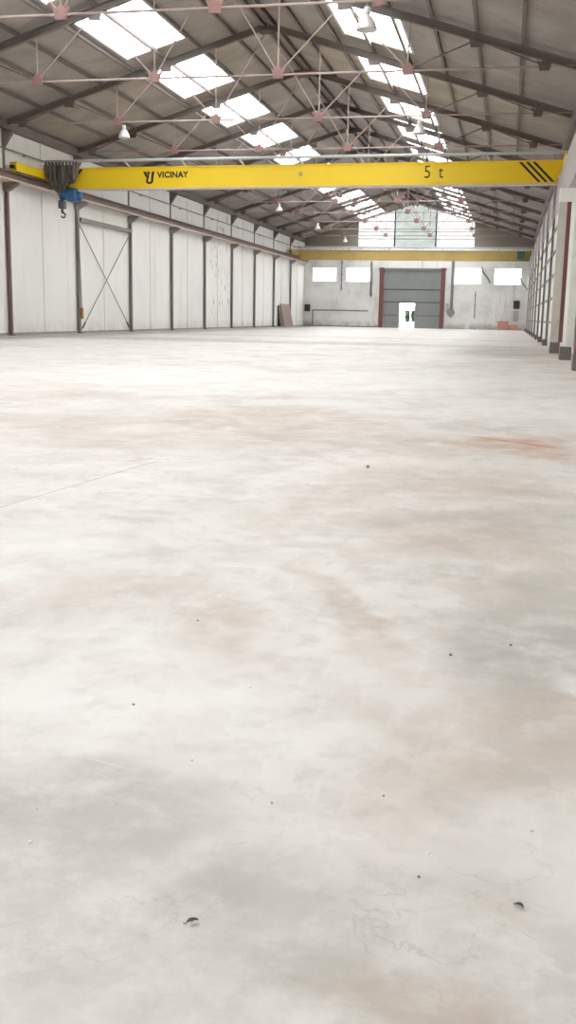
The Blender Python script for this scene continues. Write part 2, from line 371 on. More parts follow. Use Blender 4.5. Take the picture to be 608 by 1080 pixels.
# grey cladding either side of the gable glazing
mb = MB()
mb.prism([(XL-0.25, GABZ), (GAB0, GABZ), (GAB0, roofz(GAB0)), (XL-0.25, roofz(XL-0.25))], 'y', YF+0.02, YF+0.2)
mb.prism([(GAB1, GABZ), (XR+0.25, GABZ), (XR+0.25, roofz(XR+0.25)), (GAB1, roofz(GAB1))], 'y', YF+0.02, YF+0.2)
struct(mb.build('wall_gable', M_CLAD))

# ceiling: two slopes of sheets with the roof-light openings left out
mb = MB(); T = 0.04
def slab(x0, x1, y0, y1):
    mb.add([(x0,y0,roofz(x0)),(x1,y0,roofz(x1)),(x1,y1,roofz(x1)),(x0,y1,roofz(x0)),
            (x0,y0,roofz(x0)+T),(x1,y0,roofz(x1)+T),(x1,y1,roofz(x1)+T),(x0,y1,roofz(x0)+T)],
           [(0,3,2,1),(4,5,6,7),(0,1,5,4),(1,2,6,5),(2,3,7,6),(3,0,4,7)])
for (x0, x1, s0, s1) in ((XL-0.4, XC, *SKX[0]), (XC, XR+0.4, *SKX[1])):
    slab(x0, s0, YN, YF+0.25); slab(s1, x1, YN, YF+0.25)
    y = YN
    for (a, b) in SKY_Y:
        slab(s0, s1, y, a); y = b
    slab(s0, s1, y, YF+0.25)
    struct(mb.build('ceiling', M_ROOF)); mb = MB()

struct(MB().box(XL-0.25, XR+0.25, YN-0.25, YN, 0, 10.2).build('wall_front', M_WALL))

# windows
wn = 0
def window(x0, x1, z0, z1, mat):
    global wn; wn += 1
    o = struct(MB().box(x0, x1, YF+0.10, YF+0.12, z0, z1).build('window_%d' % wn, mat))
    f = MB()
    t = 0.06
    f.box(x0, x1, YF+0.03, YF+0.16, z0, z0+t).box(x0, x1, YF+0.03, YF+0.16, z1-t, z1)
    f.box(x0, x0+t, YF+0.03, YF+0.16, z0+t, z1-t).box(x1-t, x1, YF+0.03, YF+0.16, z0+t, z1-t)
    f.build('window_frame', M_WHITE, o); return o
for q in WIN: window(*q, M_GLASS)
# gable glazing in three bays between mullions
for (a, b, mat) in ((GAB0, -9.75, M_GABLE), (-9.75, -6.3, M_GREEN_GLASS), (-6.3, GAB1, M_GABLE)):
    wn += 1
    top = [(b, roofz(b)), (a, roofz(a))]
    if a < XC < b: top.insert(1, (XC, ZR))
    o = struct(MB().prism([(a, GABZ), (b, GABZ)]+top, 'y', YF+0.1, YF+0.12).build('window_%d' % wn, mat))
    f = MB()
    for x in (a, b): f.box(x-0.05, x+0.05, YF+0.04, YF+0.16, GABZ, roofz(x)-0.02)
    for z in (7.35, 7.95):
        f.box(a, b, YF+0.05, YF+0.1, z-0.025, z+0.025)
    f.build('mullion', M_PIPE, o)
# roof lights
for side, (x0, x1) in enumerate(SKX):
    for (y0, y1) in SKY_Y:
        wn += 1
        mbw = MB(); h = 0.02
        mbw.add([(x0,y0,roofz(x0)+h),(x1,y0,roofz(x1)+h),(x1,y1,roofz(x1)+h),(x0,y1,roofz(x0)+h)], [(0,1,2,3)])
        o = struct(mbw.build('window_%d' % wn, M_GLASS))
        f = MB()
        for x in (x0, x1): f.bar((x, y0, roofz(x)-0.015), (x, y1, roofz(x)-0.015), 0.03, 0.07, (0,0,1))
        f.build('window_frame', M_GREYRAIL, o)

# gate
struct(MB().box(GX0-0.36, GX0, YF-0.14, YF, 0, 5.0).build('trim_1', M_RED))
struct(MB().box(GX1, GX1+0.36, YF-0.14, YF, 0, 5.0).build('trim_2', M_RED))
struct(MB().box(GX0-0.45, GX1+0.45, YF-0.10, YF, GZ, GZ+0.16).build('trim_3', M_PIPE))
DX0, DX1, DZ = -9.1, -7.82, 2.05
g = MB()
g.box(GX0, DX0, YF+0.04, YF+0.12, 0, GZ).box(DX1, GX1, YF+0.04, YF+0.12, 0, GZ).box(DX0, DX1, YF+0.04, YF+0.12, DZ, GZ)
gate = struct(g.build('door_1', M_GATE))
s = MB()
for z in (1.05, 2.15, 3.2):
    if z < DZ:
        s.box(GX0, DX0, YF+0.02, YF+0.04, z-0.03, z+0.03).box(DX1, GX1, YF+0.02, YF+0.04, z-0.03, z+0.03)
    else: s.box(GX0, GX1, YF+0.02, YF+0.04, z-0.05, z+0.05)
s.build('panel_seam', M_SEAM, gate)
f = MB(); f.box(DX0-0.05, DX0, YF+0.01, YF+0.13, 0, DZ+0.05).box(DX1, DX1+0.05, YF+0.01, YF+0.13, 0, DZ+0.05).box(DX0, DX1, YF+0.01, YF+0.13, DZ, DZ+0.05)
f.build('door_frame', M_GATE, gate)
MB().box(DX1-0.02, DX1+0.02, YF+0.14, YF+1.35, 0.03, DZ-0.03).build('open_leaf', M_WHITE, gate)
# yard beyond the doorway
struct(MB().box(-60, 45, YF+0.25, YF+120, -0.3, -0.02).build('ground', M_GROUND))

# eaves beams, ground kerb
struct(MB().box(XL, XL+0.2, YN, YF, 7.0, 7.3).build('trim_4', M_STEEL))
struct(MB().box(XR-0.2, XR, YN, YF, 6.9, 7.16).build('trim_5', M_STEEL))
struct(MB().box(XL, XL+0.06, YN, YF, 0, 0.09).build('baseboard_left', M_KERB))
struct(MB().box(XL+0.06, GX0-0.45, YF-0.05, YF, 0, 0.10).build('baseboard_back', M_COLUMN))
# shallow grey ribs on the left wall, half way along each bay
for k in range(0, 9):
    y = D0+BAY*k+3
    struct(MB().box(XL, XL+0.03, y-0.10, y+0.10, 0.0, 7.0).build('trim_%d' % (6+k), M_WALL))

# ------------------------------------------------------------------ ordinals for labels
ORD = ['nearest','second','third','fourth','fifth','sixth','seventh','eighth','ninth','tenth','eleventh','twelfth']

# ------------------------------------------------------------------ purlins
def purlin(x, w_, h_, label, name='purlin'):
    o = MB().bar((x, 12, roofz(x)-h_/2-0.02), (x, YF+0.02, roofz(x)-h_/2-0.02), h_, w_, (0,0,1)).build(name, M_STEEL)
    tag(o, label, 'roof beam', 'purlins under the roof sheets')
nth = ['first','second','third','fourth','fifth','sixth','seventh','eighth']
for i in range(1, 8):
    d = 1.147*i
    for sd, nm in ((-1,'left'), (1,'right')):
        purlin(XC+sd*d, 0.08, 0.11, 'dark steel purlin running down the hall, %s from the ridge on the %s roof slope' % (nth[i-1], nm))
o = MB().bar((XC-0.16, 12, ZR-0.16), (XC-0.16, YF+0.02, ZR-0.16), 0.16, 0.10, (0,0,1)).bar((XC+0.16, 12, ZR-0.16), (XC+0.16, YF+0.02, ZR-0.16), 0.16, 0.10, (0,0,1)).bar((XC, 12, ZR-0.09), (XC, YF+0.02, ZR-0.09), 0.05, 0.42, (0,0,1)).build('ridge_beam', M_STEEL)
tag(o, 'thick dark double ridge beam along the peak of the roof', 'roof beam')

# ------------------------------------------------------------------ roof trusses
def make_truss():
    t = empty('roof_truss', (XC, 0, 0))
    zt = 7.15
    def rz(dx): return ZR - SL*abs(dx) - 0.238
    for s in (-1, 1):
        MB().ibeam((s*0.02, 0, rz(0)), (-9.17 if s < 0 else 9.62, 0, rz(9.17 if s < 0 else 9.62)), 0.2, 0.14, 0.03).build('rafter', M_STEEL, t)
    MB().tube([(-9.17, 0, zt), (9.62, 0, zt)], 0.028, 8).build('tie_rod', M_TIE, t)
    low = [-8.6, -5.16, -1.72, 1.72, 5.16, 8.6]; up = [-6.88, -3.44, 0, 3.44, 6.88]
    for x in low:
        mat = M_STEEL if x > 5.5 or x < -8 else M_PINK
        MB().tube([(x, 0, zt), (x, 0, rz(x)-0.08)], 0.022 if abs(x) < 8 else 0.045, 8).build('post', M_TIE if mat is M_PINK else mat, t)
        g = MB(); wd = 0.17
        g.prism([(x-0.13, zt-0.10), (x+0.13, zt-0.10), (x+0.14, zt+0.02), (x+0.21, zt+0.17), (x+0.10, zt+0.10), (x+0.05, zt+0.19), (x-0.05, zt+0.19), (x-0.10, zt+0.10), (x-0.21, zt+0.17), (x-0.14, zt+0.02)], 'y', -0.04, 0.04)
        for (bx, bz) in ((-.09,-.05),(.09,-.05),(-.10,.05),(.10,.05)):
            g.box(x+bx-.018, x+bx+.018, -0.06, 0.06, zt+bz-.018, zt+bz+.018)
        g.build('gusset', mat, t)
    for x in up:
        for y in low:
            if abs(x-y) < 1.8:
                mat = M_STEEL if max(x, y) > 5.5 or min(x, y) < -5.3 else M_PINK
                MB().tube([(x, 0, rz(x)-0.06), (y, 0, zt+0.02)], 0.021, 8).build('brace', M_TIE if mat is M_PINK else mat, t)
        wd = 0.2 if x else 0.32
        MB().prism([(x-wd, rz(x-wd)-0.07), (x-wd*0.7, rz(x)-0.24), (x+wd*0.7, rz(x)-0.24), (x+wd, rz(x+wd)-0.07), (x, rz(x)-0.05)], 'y', -0.04, 0.04).build('node_plate', M_STEEL, t)
    # bearing brackets at the walls
    MB().prism([(-9.37, 6.99), (-8.95, 6.95), (-9.37, 6.35)], 'y', -0.10, 0.10).build('bearing_bracket', M_STEEL, t)
    return t
tr = make_truss()
TR = {-2: 'whose tie rod skims the top edge of the photo', -1: 'whose tie rod passes below the first big roof lights', 0: 'just in front of the yellow crane marked 5 t',
      1: 'just behind the yellow crane marked 5 t', 2: 'seventh from the glazed gable', 3: 'sixth from the glazed gable', 4: 'fifth from the glazed gable',
      5: 'fourth from the glazed gable', 6: 'third from the glazed gable', 7: 'second from the glazed gable', 8: 'closest of all to the glazed gable'}
for k in range(-2, 9):
    o = tr if k == -2 else copy_tree(tr)
    o.location = (XC, D0+BAY*k, 0)
    tag(o, 'pinkish steel roof truss, %s' % TR[k], 'roof truss', 'roof trusses across the hall')

# ------------------------------------------------------------------ runway beams
ZT = 5.60                                   # top of the runway beams
def runway(name, xc_, mat, flange, label, y0, y1):
    t = empty(name, (xc_, (y0+y1)/2, 0)); yy = (y1-y0)/2
    m_ = MB(); m_.box(-0.02, 0.02, -yy, yy, 5.30, ZT-0.06).box(-0.16, 0.16, -yy, yy, ZT-0.07, ZT-0.04)
    m_.build('web', mat, t)
    MB().box(-0.17, 0.17, -yy, yy, 5.255, 5.30).build('bottom_flange', flange, t)
    MB().box(-0.035, 0.035, -yy, yy, ZT-0.04, ZT).build('crane_rail', M_STEEL, t)
    MB().box(-0.17, -0.02, -yy, yy, 5.36, 5.39).build('stiffener', mat, t)
    tag(t, label, 'crane runway')
    return t
RL, RRX = -17.08, 1.58
runway('runway_beam', RL, M_RUNWAY, M_CREAM, 'long brown runway beam with cream bottom flange along the left wall', 12, YF-0.3)
# web facing the hall on the left is a closed plate
t = empty('runway_beam', (RRX, 50, 0))
MB().box(-0.20, 0.02, -36, YF-50.3, 4.42, 5.52).build('web', M_RGREY, t)
MB().box(-0.20, 0.16, -36, YF-50.3, 5.52, 5.56).build('top_flange', M_RGREY, t)
MB().box(-0.20, 0.16, -36, YF-50.3, 4.37, 4.42).build('bottom_flange', M_RGREY, t)
MB().box(-0.035, 0.035, -36, YF-50.3, 5.56, ZT).build('crane_rail', M_STEEL, t)
tag(t, 'long deep grey runway beam along the right wall', 'crane runway')

# ------------------------------------------------------------------ columns, left wall
def left_column(red=False):
    t = empty('wall_column', (0,0,0)); mat = M_RUNWAY if red else M_COLUMN
    MB().ibeam((0.09, 0, 0.02), (0.09, 0, 5.06), 0.13, 0.12, 0.02, (1,0,0)).build('shaft', mat, t)
    MB().prism([(0.0, 5.245), (0.54, 5.245), (0.54, 5.17), (0.17, 4.95), (0.0, 4.95)], 'y', -0.11, 0.11).build('bracket', mat, t)
    MB().box(0.0, 0.22, -0.13, 0.13, 0, 0.04).build('base_plate', M_STEEL, t)
    MB().box(0.0, 0.05, -0.05, 0.05, 5.62, 7.0).build('upper_post', M_PIPE, t)
    return t
lc = left_column(); lcr = left_column(True)
LC = ['reddish brown steel wall column at the left edge of the photo', 'grey steel wall column on the near side of the wire cross brace', 'grey steel wall column on the far side of the wire cross brace',
      'grey steel wall column, first beyond the cross braced bay', 'grey steel wall column, second beyond the cross braced bay', 'grey steel wall column beside flaking paint, third beyond the cross braced bay',
      'grey steel wall column, third from the far left corner', 'grey steel wall column just before the leaning brown board', 'grey steel wall column by the far left corner beyond the leaning board']
for k in range(9):
    o = lcr if k == 0 else (lc if k == 1 else copy_tree(lc))
    o.location = (XL, D0+BAY*k, 0)
    tag(o, LC[k], 'column', 'steel columns along the left wall')

# cross-braced bay between the second and third column
o = MB().bar((XL+0.16, D0+BAY+0.1, 4.55), (XL+0.16, D0+2*BAY-0.1, 4.55), 0.17, 0.12, (0,0,1)).build('lintel_beam', M_COLUMN)
tag(o, 'dark steel beam across the top of the cross braced bay on the left wall', 'beam')
t = empty('cross_brace', (XL+0.10, D0+BAY*1.5, 0)); a = BAY/2-0.12
for s_ in (-1, 1):
    MB().tube([(0.02*s_, -a*s_, 0.12), (0.02*s_, a*s_, 4.44)], 0.02, 6).build('rod', M_PIPE, t)
    MB().tube([(0.02*s_, -a*s_+0.12*s_, 0.21), (0.02*s_, -a*s_+0.42*s_, 0.43)], 0.04, 6).build('turnbuckle', M_STEEL, t)
tag(t, 'thin wire cross brace forming a large X against the left wall', 'brace')

# conductor line above the left runway
t = empty('conduit', (XL+0.12, 60, 6.36))
MB().tube([(0, -48, 0), (0, YF-60.1, 0)], 0.028, 6).build('pipe', M_PIPE, t)
for i in range(0, 14):
    MB().box(-0.115, 0.02, -26+BAY*i-0.02+1.3, -26+BAY*i+0.02+1.3, -0.05, -0.02).build('clip', M_PIPE, t)
tag(t, 'thin dark conduit running along the left wall above the runway beam', 'pipe')

# ------------------------------------------------------------------ columns and girts, right wall
def right_pillar(x0, x1, face, strip, bx):
    """inner face x0, width to x1 (distances in from the wall), base reaching bx"""
    t = empty('wall_pillar', (0,0,0))
    MB().box(-x0, -x1, 0.0, 0.05, 0.30, 4.0).build('face_plate', face, t)
    MB().box(-x0, -x0+0.04, 0.05, 0.34, 0.30, 4.0).build('inner_flange', face, t)
    if strip: MB().box(-x1, -x1+0.11, -0.02, 0.06, 0.30, 4.0).build('red_flange', M_RED, t)
    MB().box(-bx, -bx+0.26, -0.06, 0.40, 0, 0.30).build('base', M_STEEL, t)
    MB().box(-x0, -0.0, 0.0, 0.34, 4.0, 4.36).build('corbel', M_WHITE, t)
    return t
PIL = [(19.2, 0.40, 0.0, M_RUNWAY, False, 0.41, 'dark brown wall pillar cut by the right edge of the photo'),
       (24.3, 0.27, 0.0, M_PALE, False, 0.40, 'pale greenish wall pillar between the brown edge pillar and the red striped one'),
       (29.0, 0.44, 0.23, M_BEIGE, True, 0.44, 'wide beige wall pillar with a vertical red strip')]
for (y, x0, x1, face, strip, bx, lab) in PIL:
    o = right_pillar(x0, x1, face, strip, bx)
    o.location = (XRA, y, 0); tag(o, lab, 'column', 'pillars on the near right wall')
def right_column():
    t = empty('wall_column', (0,0,0))
    MB().ibeam((-0.04, 0, 0.22), (-0.04, 0, 4.36), 0.08, 0.10, 0.02, (1,0,0)).build('shaft', M_COLUMN, t)
    MB().box(-0.17, -0.0, -0.14, 0.14, 0, 0.22).build('base', M_STEEL, t)
    MB().box(-0.11, -0.03, -0.12, 0.12, 4.36, 5.50).build('head_plate', M_RGREY, t)
    return t
rc = right_column()
RC = ['first beyond the beige pillar', 'second beyond the beige pillar', 'third beyond the beige pillar', 'fourth beyond the beige pillar', 'fourth from the far right corner', 'third from the far right corner', 'second from the far right corner', 'nearest to the far right corner']
for i, y in enumerate([37.6, 43.3, 49.0, 55.2, 61.2, 67.2, 73.2, 79.6]):
    o = rc if i == 0 else copy_tree(rc)
    o.location = (XRB, y, 0); tag(o, 'dark narrow steel column on the right wall, %s' % RC[i], 'column', 'narrow dark columns on the right wall')
GN = ['lowest', 'second lowest', 'middle one', 'second highest', 'highest']
for i, z in enumerate((0.82, 1.6, 2.35, 3.1, 3.85)):
    o = MB().box(XRB-0.045, XRB, 33.6, 80, z-0.035, z+0.035).build('wall_girt', M_COLUMN)
    tag(o, '%s of the dark horizontal rails between the right wall columns' % GN[i], 'rail', 'horizontal rails on the right wall')
# pipes clipped on the near right wall
o = MB().tube([(XRA-0.05, 22.6, 0.9), (XRA-0.05, 22.6, 4.2)], 0.03, 8).build('downpipe', M_PIPE)
tag(o, 'thin grey vertical pipe on the right wall by the pale pillar', 'pipe')

# ------------------------------------------------------------------ cranes
def text_mesh(body, size, parent, name, loc, mat, off=0.0, sx=1.0, space=1.0):
    c = bpy.data.curves.new(name, 'FONT'); c.body = body; c.size = size; c.offset = off; c.extrude = 0.004; c.space_character = space
    tmp = bpy.data.objects.new('tmp', c); COL.objects.link(tmp)
    me = bpy.data.meshes.new_from_object(tmp.evaluated_get(bpy.context.evaluated_depsgraph_get()))
    bpy.data.objects.remove(tmp); bpy.data.curves.remove(c)
    me.materials.clear(); me.materials.append(mat)
    o = bpy.data.objects.new(name, me); COL.objects.link(o); o.parent = parent
    o.location = loc; o.rotation_euler = (R(90), 0, 0); o.scale = (sx, 1, 1); return o

def crane(yellow, marks, green):
    """origin: middle of the span, girder axis plane, z = 0 at the runway rail top"""
    t = empty('overhead_crane', (0,0,0)); HX = (RRX-RL)/2; zb, zt = -0.27, 0.50
    g = MB()
    a_, b_ = HX-0.24, HX+0.16
    g.prism([(-a_, zb+0.03), (a_, zb+0.03), (a_, 0.05), (b_, 0.05), (b_, zt-0.03), (-b_, zt-0.03), (-b_, 0.05), (-a_, 0.05)], 'y', -0.15, 0.15)
    g.box(-b_, b_, -0.20, 0.20, zt-0.03, zt)
    g.build('girder', yellow, t)
    MB().box(-a_, a_, -0.21, 0.21, zb-0.01, zb+0.03).build('bottom_flange', M_CREAM if marks else yellow, t)
    for s_ in (-1, 1):
        x = s_*HX
        e = MB(); y0_ = 0.2
        for q in (-1, 1):
            e.box(x-0.11, x+0.11, min(0.2*q, 2.75*q), max(0.2*q, 2.75*q), 0.07, 0.36)
            e.box(x-0.14, x+0.14, min(0.2*q, 2.75*q), max(0.2*q, 2.75*q), 0.33, 0.37)
        ec = e.build('end_carriage', yellow, t)
        b = MB()
        for y in (-2.75, 2.75): b.tube([(x, y, 0.2), (x, y+0.14*(1 if y > 0 else -1), 0.2)], 0.07, 10)
        b.build('buffer', M_BLACK, ec)
        wv = MB()
        for y in (-2.4, 2.4): wv.tube([(x-0.06, y, 0.15), (x+0.06, y, 0.15)], 0.15, 16)
        wv.build('wheel', M_STEEL, ec)
    HL, HR = -HX, HX
    # festoon rail in front of the girder top
    MB().tube([(HL+0.1, -0.42, 0.70), (HR+0.25, -0.42, 0.70)], 0.05, 8).build('festoon_rail', M_GREYRAIL, t)
    for i in range(9):
        x = HL+1.0+i*2.15
        MB().bar((x, -0.42, 0.70), (x+0.10, -0.02, zt), 0.04, 0.05, (1,0,0)).build('rail_bracket', M_GREYRAIL, t)
    if marks:
        d = MB(); zz0, zz1 = zb+0.07, zt-0.05
        def stripe(x0, lean):
            return [(x0, zz1), (x0+0.10, zz1), (x0+0.10+lean, zz0), (x0+lean, zz0)]
        for i in range(3):
            MB().prism(stripe(0.05-XM+i*0.225, 0.66), 'y', -0.156, -0.149).build('hazard_stripe', M_BLACK, t)
        for i in range(3):
            MB().prism(stripe(-15.72-XM-i*0.225, -0.62), 'y', -0.156, -0.149).build('hazard_stripe', M_BLACK, t)
        text_mesh('VICINAY', 0.288, t, 'lettering', (-12.74-XM, -0.151, 0.12), M_BLACK, 0.011, 1.0, 1.05)
        text_mesh('5 t', 0.60, t, 'lettering', (-3.13-XM, -0.151, -0.02), M_BLACK, -0.003, 0.86, 1.2)
        # emblem: hook shaped letter with slanted prongs
        e = MB(); ex, ez = -13.28-XM, 0.34
        def P(pts): return [(ex+(u-110)*0.0042, ez-(v-100)*0.0040) for u, v in pts]
        e.prism(P([(108,102),(136,102),(150,132),(140,160),(128,140)]), 'y', -0.156, -0.149)
        e.prism(P([(142,102),(172,102),(162,150),(152,184),(132,184),(146,146),(152,128)]), 'y', -0.156, -0.149)
        arc = [(166+34*math.cos(a_), 182+28*math.sin(a_)) for a_ in [R(180-i*18) for i in range(11)]]
        arc_in = [(166+14*math.cos(a_), 182+10*math.sin(a_)) for a_ in [R(i*18) for i in range(11)]]
        e.prism(P(arc+arc_in), 'y', -0.156, -0.149)
        e.prism(P([(186,102),(214,102),(203,150),(200,184),(180,184),(182,150)]), 'y', -0.156, -0.149)
        e.build('emblem', M_BLACK, t)
        MB().box(0.24, 0.38, -0.154, -0.149, 0.10, 0.24).build('data_plate', M_TAN, t)
    if green:
        MB().box(8.15, 8.72, -0.9, -0.25, -0.15, 0.45).build('motor_housing', M_GREENBOX, t, 0.03)
    return t
XM = (RL+RRX)/2
near = crane(M_YELLOW, True, False); near.location = (XM, 36.6, ZT); near.rotation_euler = (0, -0.0045, 0)
tag(near, 'bright yellow overhead travelling crane lettered 5 t spanning the hall', 'crane', 'overhead cranes')
far = crane(M_TAN, False, True); far.location = (XM, 83.0, ZT+0.0)
for o in far.children:
    if o.name.startswith('motor_housing'): tag(o, 'green motor housing')
tag(far, 'dull tan overhead crane at the far end above the gate', 'crane', 'overhead cranes')

# festoon cable bunch at the left end of the near crane
t = empty('festoon_cable', (-16.35, 36.18, ZT+0.655))
for i in range(10):
    x = -0.60+i*0.135
    MB().box(x-0.03, x+0.03, -0.045, 0.045, -0.16, -0.005).build('cable_trolley', M_STEEL, t)
for i in range(9):
    x0 = -0.60+i*0.135; x1 = x0+0.135
    dep = [0.60, 0.85, 0.98, 1.02, 1.05, 1.0, 0.78, 0.62, 0.62][i]
    for j in range(7):
        yy = -0.17+j*0.042; dd = dep*(0.62+0.38*random.random()); pts = []
        for q in range(15):
            u = q/14.0; ang = math.pi*u
            wob = 0.035*math.sin(3*u+i*1.7+j)
            pts.append((x0+(x1-x0)*u+wob, yy+0.03*math.sin(2.5*ang+i), -0.14-dd*math.sin(ang)**0.5))
        MB().tube(pts, 0.020+0.008*random.random(), 6).build('cable_loop', (M_CABLE, M_CABLE2, M_CABLE)[(i*2+j) % 3], t)
tag(t, 'dense bunch of grey brown cable loops hanging at the left end of the yellow crane', 'cable')

# hoist trolley with hook, and its pendant control
t = empty('hoist_trolley', (-16.09, 36.3, ZT+0.04))
MB().tube([(-0.36, 0.0, -0.52), (0.28, 0.0, -0.52)], 0.20, 18).build('rope_drum', M_BLUE, t)
MB().box(-0.02, 0.34, -0.30, 0.24, -0.80, -0.42).build('gearbox', M_BLUE, t, 0.04)
MB().tube([(0.34, -0.05, -0.60), (0.50, -0.05, -0.60)], [0.17, 0.13], 16).build('motor', M_BLUE, t)
MB().box(-0.10, 0.16, 0.02, 0.14, -0.5, -0.29).build('suspension_plate', M_BLUE, t)
hk = MB().box(-0.42, -0.18, -0.14, 0.10, -1.04, -0.74).build('hook_block', M_HOOK, t, 0.03)
rp = MB()
for x in (-0.36, -0.24): rp.tube([(x, -0.02, -0.76), (x, -0.02, -0.55)], 0.014, 6)
rp.build('wire_rope', M_STEEL, t)
pts = [(-0.30, -0.02, -1.02), (-0.30, -0.02, -1.18)]
for i in range(13):
    a_ = R(110 - i*24); pts.append((-0.27+0.085*math.cos(a_), -0.02, -1.27+0.085*math.sin(a_)))
MB().tube(pts, [0.05]*2+[0.032]*10+[0.025]*2+[0.012], 10).build('hook', M_HOOK, hk, smooth=True)
MB().tube([(0.30, -0.2, -0.75), (0.40, -0.25, -1.4), (0.48, -0.3, -3.0), (0.51, -0.3, -4.62)], 0.018, 6).build('pendant_cable', M_PIPE, t)
pc = MB().box(0.45, 0.57, -0.36, -0.25, -5.03, -4.61).build('pendant_control', M_ORANGE, t, 0.025)
bt = MB()
for i in range(4): bt.tube([(0.51, -0.36, -4.69-i*0.08), (0.51, -0.385, -4.69-i*0.08)], 0.025, 10)
bt.build('push_button', M_BLACK, pc)
tag(t, 'blue hoist with hook block and hanging orange pendant control under the yellow crane', 'hoist')

# ------------------------------------------------------------------ bell lamps
def bell_lamp():
    t = empty('pendant_lamp', (0,0,0))
    MB().tube([(0,0,0), (0,0,-0.10)], 0.02, 8).build('hanger', M_PIPE, t)
    MB().lathe([(0.0,-0.08),(0.06,-0.09),(0.075,-0.13),(0.075,-0.24),(0.05,-0.26)], 20).build('lamp_housing', M_ALU, t, smooth=True)
    MB().lathe([(0.05,-0.25),(0.10,-0.28),(0.16,-0.36),(0.205,-0.46),(0.235,-0.55),(0.24,-0.57),(0.225,-0.57),(0.20,-0.47),(0.15,-0.37),(0.09,-0.30),(0.0,-0.28)], 28).build('lamp_shade', M_ALU, t, smooth=True)
    MB().lathe([(0.0,-0.30),(0.04,-0.31),(0.04,-0.36),(0.06,-0.42),(0.05,-0.47),(0.0,-0.49)], 14).build('bulb', M_WHITE, t, smooth=True)
    return t
lp = bell_lamp()
LP = [(-13.0, 0, 'white bell lamp hanging above the left end of the yellow crane'), (-13.0, 4, 'white bell lamp, nearest of the left row behind the yellow crane'),
      (-13.0, 6, 'white bell lamp, second of the left row behind the yellow crane'), (-13.0, 8, 'white bell lamp, farthest of the left row, just above the far crane'),
      (-3.15, -2, 'large bell lamp at the top edge in front of a roof light'), (-3.1, 0, 'white bell lamp on the right in front of the roof lights above 5 t')]
for i, (x, k, lab) in enumerate(LP):
    o = lp if i == 0 else copy_tree(lp)
    o.location = (x, D0+BAY*k, 7.15-0.03); o.scale = (0.82,)*3 if x < -10 else (0.92,)*3; tag(o, lab, 'lamp', 'bell lamps hung from the trusses')

# ------------------------------------------------------------------ things along the walls
# leaning board by the left wall
t = empty('leaning_board', (XL+0.3, 79.6, 0))
MB().prism([(0.10, 0.0), (0.16, 0.0), (-0.20, 1.75), (-0.26, 1.75)], 'y', -1.35, 1.9).build('panel', M_BOARD, t)
MB().prism([(0.03, 0.0), (0.07, 0.0), (-0.245, 1.62), (-0.28, 1.62)], 'y', -2.1, 1.0).build('rear_panel', M_STEEL, t)
tag(t, 'reddish brown boards leaning on the far part of the left wall', 'board')

def back_pipe(x, z0, z1, r, label, name='wall_pipe'):
    t = empty(name, (x, YF-r-0.03, 0))
    MB().tube([(0,0,z0), (0,0,z1)], r, 10).build('pipe', M_PIPE, t)
    for z in (z0+0.2, (z0+z1)/2, z1-0.3): MB().box(-r-0.04, r+0.04, -0.01, r+0.03, z-0.03, z+0.03).build('clip', M_PIPE, t)
    tag(t, label, 'pipe')
back_pipe(-14.15, 3.05, 5.7, 0.05, 'thin vertical pipe between the two left windows of the back wall')
back_pipe(-11.6, 2.6, 5.5, 0.09, 'dark vertical pipe between left window and gate')
back_pipe(-4.75, 1.2, 5.9, 0.11, 'tall grey pipe just right of the gate')
back_pipe(-2.8, 0.9, 3.1, 0.035, 'thin cable hanging down the back wall below the third window')
t = empty('horizontal_pipe', (-14.4, YF-0.09, 1.38))
MB().tube([(-2.2, 0, 0), (2.6, 0, 0)], 0.055, 8).build('pipe', M_COLUMN, t)
MB().tube([(-2.2, 0, 0), (-2.2, 0, -1.36)], 0.055, 8).build('drop', M_COLUMN, t)
tag(t, 'dark horizontal pipe low on the back wall left of the gate', 'pipe')
def wall_box(x0, x1, y, d, z0, z1, mat, name, label, cat, cover=True):
    t = empty(name, ((x0+x1)/2, y, z0)); w2 = (x1-x0)/2; hh = z1-z0
    MB().box(-w2, w2, -d, 0, 0, hh).build('case', mat, t, 0.02)
    if cover: MB().box(-w2*0.82, w2*0.82, -d-0.02, -d, hh*0.1, hh*0.9).build('cover', mat, t, 0.005)
    tag(t, label, cat)
wall_box(-17.3, -16.85, YF, 0.22, 1.25, 1.85, M_DARK, 'switch_box', 'dark switch box on the back wall by the left corner', 'box')
wall_box(0.35, 0.85, YF, 0.2, 1.75, 2.4, M_DARK, 'switch_box', 'dark box on the back wall by the right corner', 'box')
wall_box(0.38, 0.8, YF, 0.08, 0.75, 1.6, M_RGREY, 'notice_panel', 'pale grey panel below the dark box at the right corner', 'panel')
wall_box(-5.2, -4.95, YF, 0.2, 1.4, 2.1, M_RGREY, 'control_box', 'grey gate control box beside the right gate jamb', 'box')
t = empty('valve', (-4.75, YF-0.42, 1.35))
MB().tube([(0,0,-0.35),(0,0,0.35)], 0.13, 12).build('body', M_PIPE, t)
MB().lathe([(0.0,0.0),(0.3,0.0),(0.32,0.03),(0.3,0.06),(0.0,0.06)], 20).build('handwheel', M_PIPE, t)
t.children[-1].rotation_euler = (R(90),0,0); t.children[-1].location = (0,-0.14,0)
tag(t, 'grey round valve on the pipe right of the gate', 'valve')
